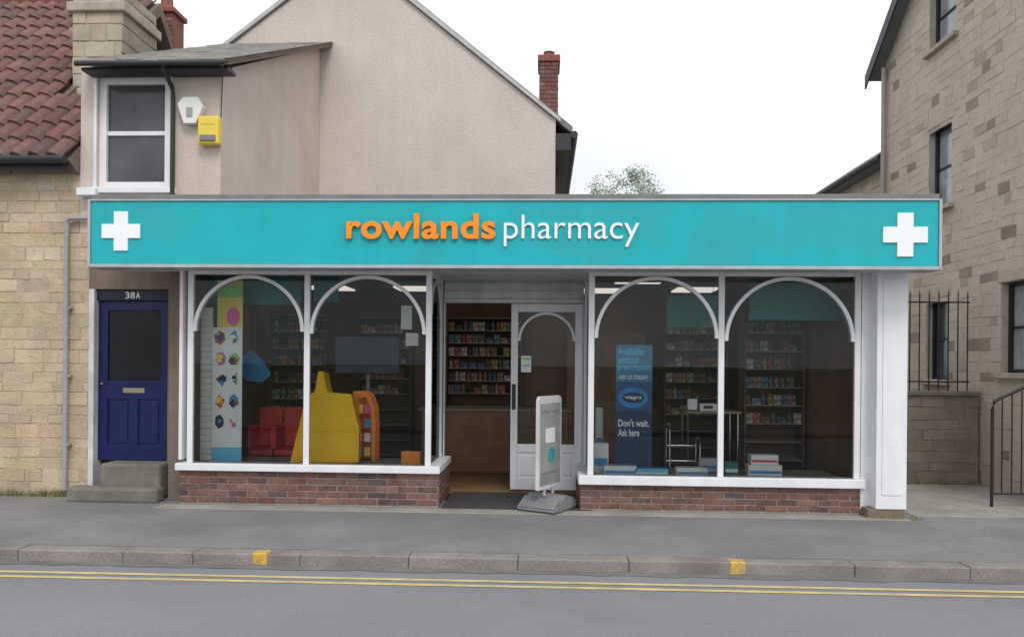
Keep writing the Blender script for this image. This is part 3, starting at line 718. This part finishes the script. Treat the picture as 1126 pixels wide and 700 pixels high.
w=sash(ann,hx0,hx1,hz0,hz1,Matrix.Translation((0,YF,0)),M_white,M_darkglass2,fr=.085,off=.04)
bm=nb(); a_,b_,c_,d_=hx0,hx1,hz0,hz1
box(bm,a_-.035,a_,YF-.02,YF-.001,c_,d_+.03,.003); box(bm,b_,b_+.035,YF-.02,YF-.001,c_,d_+.03,.003); box(bm,a_,b_,YF-.02,YF-.001,d_,d_+.03,.003)
obj('window_surround',bm,M_white,w)
xw0=W(86,211,8.7)[0]; zw=W(100,211,8.7)[1]
obj('white_ledge',B(xw0,W(107,211,8.7)[0],8.66,8.8,zw-.045,zw+.045,.006),M_white,ann)
xp=W(189,140,8.72)[0]
obj('black_downpipe',tube(nb(),[(xp,8.5,zee-.06),(xp,8.72,zee-.22),(xp,8.74,zee-.3),(xp,8.74,3.3)],.027,10),M_gutter,ann,smooth=True)
# door, recessed
Yd=YF+.02
bm=nb(); box(bm,dx0_,dx0_+.065,YF-.02,YF+.16,0.1,dz1_,.005); obj('door_jamb',bm,M_whited,ann)
bm=nb(); box(bm,dx1_-.02,dx1_,YF+.0,YF+.16,.1,dz1_,.005); obj('door_jamb',bm,M_pier,ann)
obj('door_head',B(dx0_+.066,dx1_-.021,YF+.03,YF+.16,dz1_-.13,dz1_,.004),mat('dark_transom_paint',(.008,.01,.03),.5,.1),ann)
a_,b_=dx0_+.068,dx1_-.023; zb=W(145,505,8.9)[1]; zt=dz1_-.134
zg0=W(145,418,8.85)[1]; zg1=W(145,341,8.85)[1]
bm=nb(); st=.115
box(bm,a_,a_+st,Yd+.05,Yd+.095,zb,zt,.004); box(bm,b_-st,b_,Yd+.05,Yd+.095,zb,zt,.004)
for q0,q1 in ((zb,zb+.17),(zg0-.22,zg0),(zg1,zt)): box(bm,a_+st,b_-st,Yd+.051,Yd+.094,q0,q1,.003)
xm_=(a_+b_)/2; box(bm,xm_-.05,xm_+.05,Yd+.052,Yd+.093,zb+.17,zg0-.22,.003)
box(bm,a_+st,b_-st,Yd+.07,Yd+.085,zb+.17,zg0-.22)
bd=obj('front_door',bm,M_blue,ann)
obj('door_glass',B(a_+st,b_-st,Yd+.07,Yd+.076,zg0,zg1),M_doorglass,bd)
bm=nb()
for q0,q1 in ((a_+st+.03,xm_-.08),(xm_+.08,b_-st-.03)): box(bm,q0,q1,Yd+.058,Yd+.0695,zb+.2,zg0-.25,.006)
obj('raised_panel',bm,M_blue,bd)
obj('letterbox',B(xm_-.13,xm_+.13,Yd+.042,Yd+.05,zg0-.15,zg0-.09,.004),M_brass,bd)
obj('keyhole_cover',lathe(nb(),a_+.05,Yd+.045,[(.018,zg0-.05),(.018,zg0-.03)],10),M_brass,bd)
for k,chx in enumerate('38A'):
    xx=xm_-.09+k*.064
    obj('house_number',textbm(chx,xx,xx+.05,dz1_-.105,dz1_-.03,YF+.029,.005,.003),M_wplastic,ann)
x0,x1,z0,z1=rect(78,523,177,546,8.5)
t=thing('door_step',((x0+x1)/2,8.6,0),'worn stone step below the blue front door','step')
obj('tread_stone',B(x0+.27,dx1_-.0,8.60,8.93,.0,zb-.01,.03),M_step,t)
obj('lower_stone',B(x0+.0,x1,8.40,8.595,-.01,.17,.035),M_step,t)
x0,x1,z0,z1=rect(195,108,223,134,8.7)
t=thing('alarm_box',((x0+x1)/2,8.72,z0),'white angular alarm box on the rendered wall beside the sash window','alarm box')
cx,cz,r=(x0+x1)/2,(z0+z1)/2,(x1-x0)/2
obj('casing',prism(nb(),[(cx-r,cz+r*.5),(cx-r*.55,cz+r),(cx+r*.6,cz+r),(cx+r,cz+r*.3),(cx+r*.45,cz-r),(cx-r*.5,cz-r)],8.70,8.795),M_wplastic,t)
obj('grille',B(cx-r*.3,cx+r*.2,8.693,8.699,cz-.08,cz+.03,.003),M_pipe,t)
x0,x1,z0,z1=rect(217,127,240,158,8.68)
t=thing('alarm_box',((x0+x1)/2,8.72,z0),'yellow alarm siren box on the corner of the rendered wall','alarm box')
obj('casing',B(x0,x1,8.68,8.795,z0,z1,.02),M_yplastic,t); obj('lens',B(x0+.03,x1-.03,8.655,8.679,z0+.03,z0+.10,.01),M_grey,t)
obj('label_plate',B(x0+.04,x1-.04,8.674,8.6795,z1-.1,z1-.04),M_yprint,t)
obj('cable',tube(nb(),[(x1-.02,8.79,z1-.05),(x1+.0,8.79,ze-.1)],.006,6),M_gutter,t)

# ---------------------------------------------------------------- gable house
YG=12.7
gh=thing('gable_house',(W(420,400,16)[0],16,0),'tall pebbledashed gable end house behind the shop','house')
A=W(243,58,YG); Pk=W(384,-50,YG); C=W(607,129,YG); D=W(611,140,YG)
sl=(Pk[1]-A[1])/(Pk[0]-A[0]); A2=(A[0]-.6,A[1]-.6*sl)
bm=prism(nb(),[(A2[0],0),(D[0],0),(D[0],C[1]-.02),(C[0],C[1]),Pk,A2],YG,YG+9)
obj('gable_wall',bm,M_render,gh)
sr=(C[1]-Pk[1])/(C[0]-Pk[0])
E=(D[0]+.28,C[1]+sr*(D[0]+.28-C[0])); T=.11
A3=(A2[0]-.2,A2[1]-.2*sl)
bm=prism(nb(),[A3,Pk,E,(E[0],E[1]+T),(Pk[0],Pk[1]+T*1.25),(A3[0],A3[1]+T)],YG-.02,YG+9.2)
for v in bm.verts: v.co.z+=.003
rf3=obj('roof',bm,M_coping,gh)
bm=prism(nb(),[(A3[0],A3[1]+.02),(Pk[0],Pk[1]+.02),(E[0]-.2,E[1]+.02-.2*sr),(E[0]-.2,E[1]+T*.75-.2*sr),(Pk[0],Pk[1]+T*1.0),(A3[0],A3[1]+T*.75)],YG-.06,YG-.022)
obj('verge_board',bm,M_lead,rf3)
bm=nb(); box(bm,D[0]+.002,E[0]-.02,YG-.02,YG+9,E[1]-.28,E[1]-.0,.004)
tube(bm,[(E[0]+.03,YG-.03,E[1]-.02),(E[0]+.03,YG+9,E[1]-.02)],.06,10); obj('eaves_gutter',bm,M_gutter,gh)
x0=W(593,90,14)[0]; x1=W(614,90,14)[0]; zt=W(603,68,14)[1]
bm=bricks(nb(),x0,x1,4.5,zt); cst=obj('chimney',bm,M_brick,gh,Matrix.Translation((0,14,0)))
bm=nb(); box(bm,x0+.004,x1-.004,14.003,14.6,4.5,zt); box(bm,x0-.03,x1+.03,13.96,14.64,zt+.001,zt+.12,.01); obj('chimney_core',bm,M_redbrown,cst)
obj('chimney_pot',lathe(nb(),(x0+x1)/2,14.3,[(.11,zt+.12),(.09,zt+.15),(.09,zt+.26),(.11,zt+.28)]),M_redbrown,cst)

# ---------------------------------------------------------------- right stone house
WXX=6.0
sh=thing('stone_house',(8,11,0),'tall stone house with sash windows at the right edge','house')
u_far=-13.8; u_near=-8.0
Mx=Matrix.Translation((WXX,0,0))@Matrix.Rotation(-PI/2,4,'Z')
def wr(p):
    Ya=WX(p[0],(p[1]+p[3])/2,WXX)[0]; Yb=WX(p[2],(p[1]+p[3])/2,WXX)[0]
    mx=(p[0]+p[2])/2
    return -Ya,-Yb,WX(mx,p[3],WXX)[1],WX(mx,p[1],WXX)[1]
wins=[wr((1022,-25,1051,47)),wr((1021,137,1046,228)),wr((1018,327,1042,418)),wr((1100,308,1134,410))]
ez2=WX(950,84,WXX-.15)[1]; pitch=.82; uc=(u_far-7.6)/2
def topz(u): return ez2+min(u-u_far,-7.6-u)*pitch+.0
def rcol():
    r=random.random()
    return vary((.55,.465,.39),.02) if r<.91 else vary((.30,.235,.19),.15) if r<.965 else vary((.44,.365,.30),.05)
bm=stones(nb(),u_far,u_near,0,10.5,holes=wins,keep=lambda u,z: z<topz(u)-.05,cf=rcol,hr=(.11,.17),wr=(.14,.34),g=.004,f=.0015,jit=.008,fj=.0025,ch=.003)
wl=obj('side_wall',bm,M_stoner,sh,Mx)
bm=nb()
us=sorted({u_far,u_near,uc}|{w[0] for w in wins}|{w[1] for w in wins})
us=[u for u in us if u_far<=u<=u_near]
for a_,b_ in zip(us[:-1],us[1:]):
    if b_-a_<.01: continue
    hs=sorted([(w[2],w[3]) for w in wins if w[0]<=a_+.005 and w[1]>=b_-.005])
    z=-.02
    for h0,h1 in hs:
        if h0>z: box(bm,a_,b_,.0065,.35,z,h0)
        z=max(z,h1)
    vs=[(a_,z),(b_,z),(b_,topz(b_)),(a_,topz(a_))]; prism(bm,vs,.0065,.35)
obj('wall_core',bm,M_stonep,wl,Mx)
for i,w in enumerate(wins):
    o=sash(sh,w[0],w[1],w[2],w[3],Mx,M_black,M_skycurtain if i in(1,3,0) else M_darkglass2,fr=.05,sill=M_ashlar,off=.10)
    obj('stone_lintel',B(w[0]-.06,w[1]+.06,-.006,.09,w[3]+.001,w[3]+.17,.006),M_stonep,o,Mx)
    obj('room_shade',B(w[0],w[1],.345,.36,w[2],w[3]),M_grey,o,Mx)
bm=nb(); o_=.22
pts=[(u_far-.25,topz(u_far)-.25*pitch),(uc,topz(uc)),(-7.35,topz(-7.35)),(-7.35,topz(-7.35)+.14),(uc,topz(uc)+.18),(u_far-.25,topz(u_far)-.25*pitch+.14)]
prism(bm,pts,-o_,6)
rf4=obj('roof',bm,M_coping,sh,Mx)
pts=[(u_far-.27,topz(u_far)-.27*pitch-.12),(uc,topz(uc)-.14),(uc,topz(uc)+.1),(u_far-.27,topz(u_far)-.27*pitch+.12)]
obj('bargeboard',prism(nb(),pts,-o_-.03,-o_-.002),mat('dark_blue_board',(.035,.038,.055),.5,.1),rf4,Mx)
obj('rear_block',B(WXX+.36,12,8.0,13.8,-.02,ez2),M_stonem,sh)
xp=WXX-.07
obj('downpipe',tube(nb(),[(xp,13.7,0),(xp,13.7,ez2-.1)],.04,10),M_pipe,sh,smooth=True)
rw=thing('rear_wing',(8,17,0),'lower stone wing with dark eaves behind the tall stone house','house')
Y1_,z1_=WX(962,172,6.0)
bm=stones(nb(),-22,-13.85,0,z1_-.15,cf=rcol,hr=(.2,.3),wr=(.3,.6)); obj('wing_wall',bm,M_stone,rw,Matrix.Translation((6.25,0,0))@Matrix.Rotation(-PI/2,4,'Z'))
obj('wing_core',B(6.254,11,13.85,22,-.02,z1_-.15),M_stonem,rw)
bm=nb(); pts=[(5.98,z1_-.05),(8.6,z1_+1.7),(11.3,z1_-.05),(11.3,z1_-.16),(5.98,z1_-.16)]; prism(bm,pts,13.83,22.2); obj('roof',bm,M_coping,rw)
obj('gutter',tube(nb(),[(5.95,13.85,z1_-.1),(5.95,22,z1_-.1)],.06,8),M_gutter,rw)

# low wall + railings
YL=10.75
x0=W(1000,470,YL)[0]-.4; x1=WXX-.03; zt=W(1035,430,YL)[1]
lw=thing('low_stone_wall',((x0+x1)/2,YL,0),'low dark stone wall below the black railings','wall')
bm=stones(nb(),x0,x1,0,zt-.06,cf=lambda:vary((.22,.185,.155),.10),hr=(.12,.18),wr=(.18,.36),f=-.001,g=.006,jit=.008,ch=.004); o=obj('stonework',bm,M_stone,lw,Matrix.Translation((0,YL,0)))
obj('wall_core',B(x0,x1,YL+.0055,YL+.3,-.02,zt-.06),M_pier,o); obj('coping_stone',B(x0,x1,YL-.05,YL+.34,zt-.06,zt,.012),M_step,lw)
t=thing('iron_railing',((x0+x1)/2,YL+.1,zt),'black spiked iron railing standing on the low stone wall','railing')
ztp=W(1035,318,YL)[1]; xb0=W(1004,400,YL)[0]; n=7; xb1=W(1068,400,YL)[0]
for i in range(n):
    xx=xb0+(xb1-xb0)*i/(n-1); obj('bar',tube(nb(),[(xx,YL+.1,zt),(xx,YL+.1,ztp-.06),(xx,YL+.1,ztp)],[.009,.009,.001],6),M_black,t)
for zz in (zt+.12,ztp-.18): obj('cross_rail',B(xb0-.03,xb1+.02,YL+.085,YL+.115,zz,zz+.02),M_black,t)
struct('forecourt',B(W(1000,550,8.5)[0]-.0,11,8.38,YL-.06,-.01,.008,.002),M_conc)
YH=9.0
xa=W(1091,480,YH)[0]; zt=W(1105,436,YH)[1]
t=thing('handrail',(xa+.3,YH,0),'black tubular handrail with upright bars at the right edge','handrail')
obj('top_rail',tube(nb(),[(xa,YH,.01),(xa,YH,zt-.14),(xa+.02,YH,zt-.06),(xa+.08,YH,zt-.02),(xa+.4,YH,zt+.13),(xa+.9,YH,zt+.36)],.018,10),M_black,t,smooth=True)
obj('lower_rail',tube(nb(),[(xa,YH,.16),(xa+.9,YH,.16)],.012,8),M_black,t)
for i in range(1,8): obj('bar',tube(nb(),[(xa+.11*i,YH,.16),(xa+.11*i,YH,zt+.13*(.11*i/.4)-.03)],.008,6),M_black,t)

# ---------------------------------------------------------------- tree behind
tx,ty=W(686,200,32)[0],32; tz=W(686,180,32)[1]
tr=thing('garden_tree',(tx,ty,0),'leafy tree top showing above the flat shop roof','tree')
bm=tube(nb(),[(tx,ty,-.1),(tx+.1,ty,3),(tx,ty,6.2)],[.22,.17,.1],9)
for k in range(9):
    a=k*2.4; tube(bm,[(tx,ty,4.2+k*.3),(tx+math.cos(a)*.7,ty+math.sin(a)*.7,5.6+k*.3),(tx+math.cos(a)*1.2,ty+math.sin(a)*1.2,6.6+k*.27)],[.06,.035,.012],6)
obj('trunk',bm,M_bark,tr,smooth=True)
bm=nb()
for c in range(110):
    a=random.uniform(0,2*PI); h=random.uniform(-1,1); r=math.sqrt(1-h*h)*random.uniform(.4,1)
    cx=tx+1.7*r*math.cos(a); cy=ty+1.4*r*math.sin(a); cz=tz-1.8+1.75*h*random.uniform(.7,1.05)
    for i in range(46):
        p=Vector((cx+random.gauss(0,.15),cy+random.gauss(0,.15),cz+random.gauss(0,.12)))
        u=Vector((random.uniform(-1,1),random.uniform(-1,1),random.uniform(-1,1))).normalized()*.055; v=u.orthogonal().normalized()*.032
        bm.faces.new([bm.verts.new(q) for q in (p-u,p+v,p+u,p-v)])
obj('crown',bm,M_leaf,tr)

bm=nb()
def tuft(x,y,z,n,h):
    for i in range(n):
        a=random.uniform(0,2*PI); r=random.uniform(.1,.8)*h; p=Vector((x+random.gauss(0,.05),y+random.gauss(0,.02),z))
        s=Vector((math.cos(a+PI/2),math.sin(a+PI/2),0))*.004; q=p+Vector((math.cos(a)*r*.5,math.sin(a)*r*.5,h*random.uniform(.5,1)))
        bm.faces.new([bm.verts.new(k) for k in (p-s,p+s,q)])
for i in range(40):
    x=random.uniform(-6.6,x96-.05); 
    if random.random()<.8: tuft(x,8.75,0,18,random.uniform(.05,.15))
for x in (px1+.02,px1+.08,px1-.2): tuft(x,8.2,0,22,.07)
for i in range(12): tuft(random.uniform(5,5.95),YL-.1,0,14,.12)
tag(obj('weeds',bm,M_weed),'small dry weeds growing along the foot of the walls','weeds',kind='stuff')

# ---------------------------------------------------------------- light
sd=Vector((.30,-.80,1.0)).normalized()
w=bpy.data.worlds.new('World'); scn.world=w; w.use_nodes=True; nt=w.node_tree; N=nt.nodes; L=nt.links
bg=N['Background']; bg.inputs[1].default_value=.1
sk=N.new('ShaderNodeTexSky'); sk.sky_type='NISHITA'; sk.sun_disc=False
sk.sun_elevation=math.asin(sd.z); sk.sun_rotation=math.atan2(sd.x,sd.y)
tc=N.new('ShaderNodeTexCoord'); nz=N.new('ShaderNodeTexNoise'); nz.inputs['Scale'].default_value=2.2; nz.inputs['Detail'].default_value=5
L.new(tc.outputs['Generated'],nz.inputs['Vector'])
rp=N.new('ShaderNodeValToRGB'); rp.color_ramp.elements[0].position=.35; rp.color_ramp.elements[0].color=(.68,.71,.76,1); rp.color_ramp.elements[1].position=.60; rp.color_ramp.elements[1].color=(1,1,1,1)
L.new(nz.outputs['Fac'],rp.inputs[0])
sc=N.new('ShaderNodeVectorMath'); sc.operation='SCALE'; sc.inputs['Scale'].default_value=14.2; L.new(rp.outputs[0],sc.inputs[0])
mx=N.new('ShaderNodeMix'); mx.data_type='RGBA'; mx.inputs[0].default_value=.9
L.new(sk.outputs[0],mx.inputs[6]); L.new(sc.outputs[0],mx.inputs[7]); L.new(mx.outputs[2],bg.inputs[0])
ld=bpy.data.lights.new('sun','SUN'); ld.energy=1.5; ld.angle=math.radians(18); ld.color=(1,.97,.93)
lo=bpy.data.objects.new('sun',ld); COL.objects.link(lo); lo.rotation_euler=sd.to_track_quat('Z','Y').to_euler(); lo.location=(0,0,20)
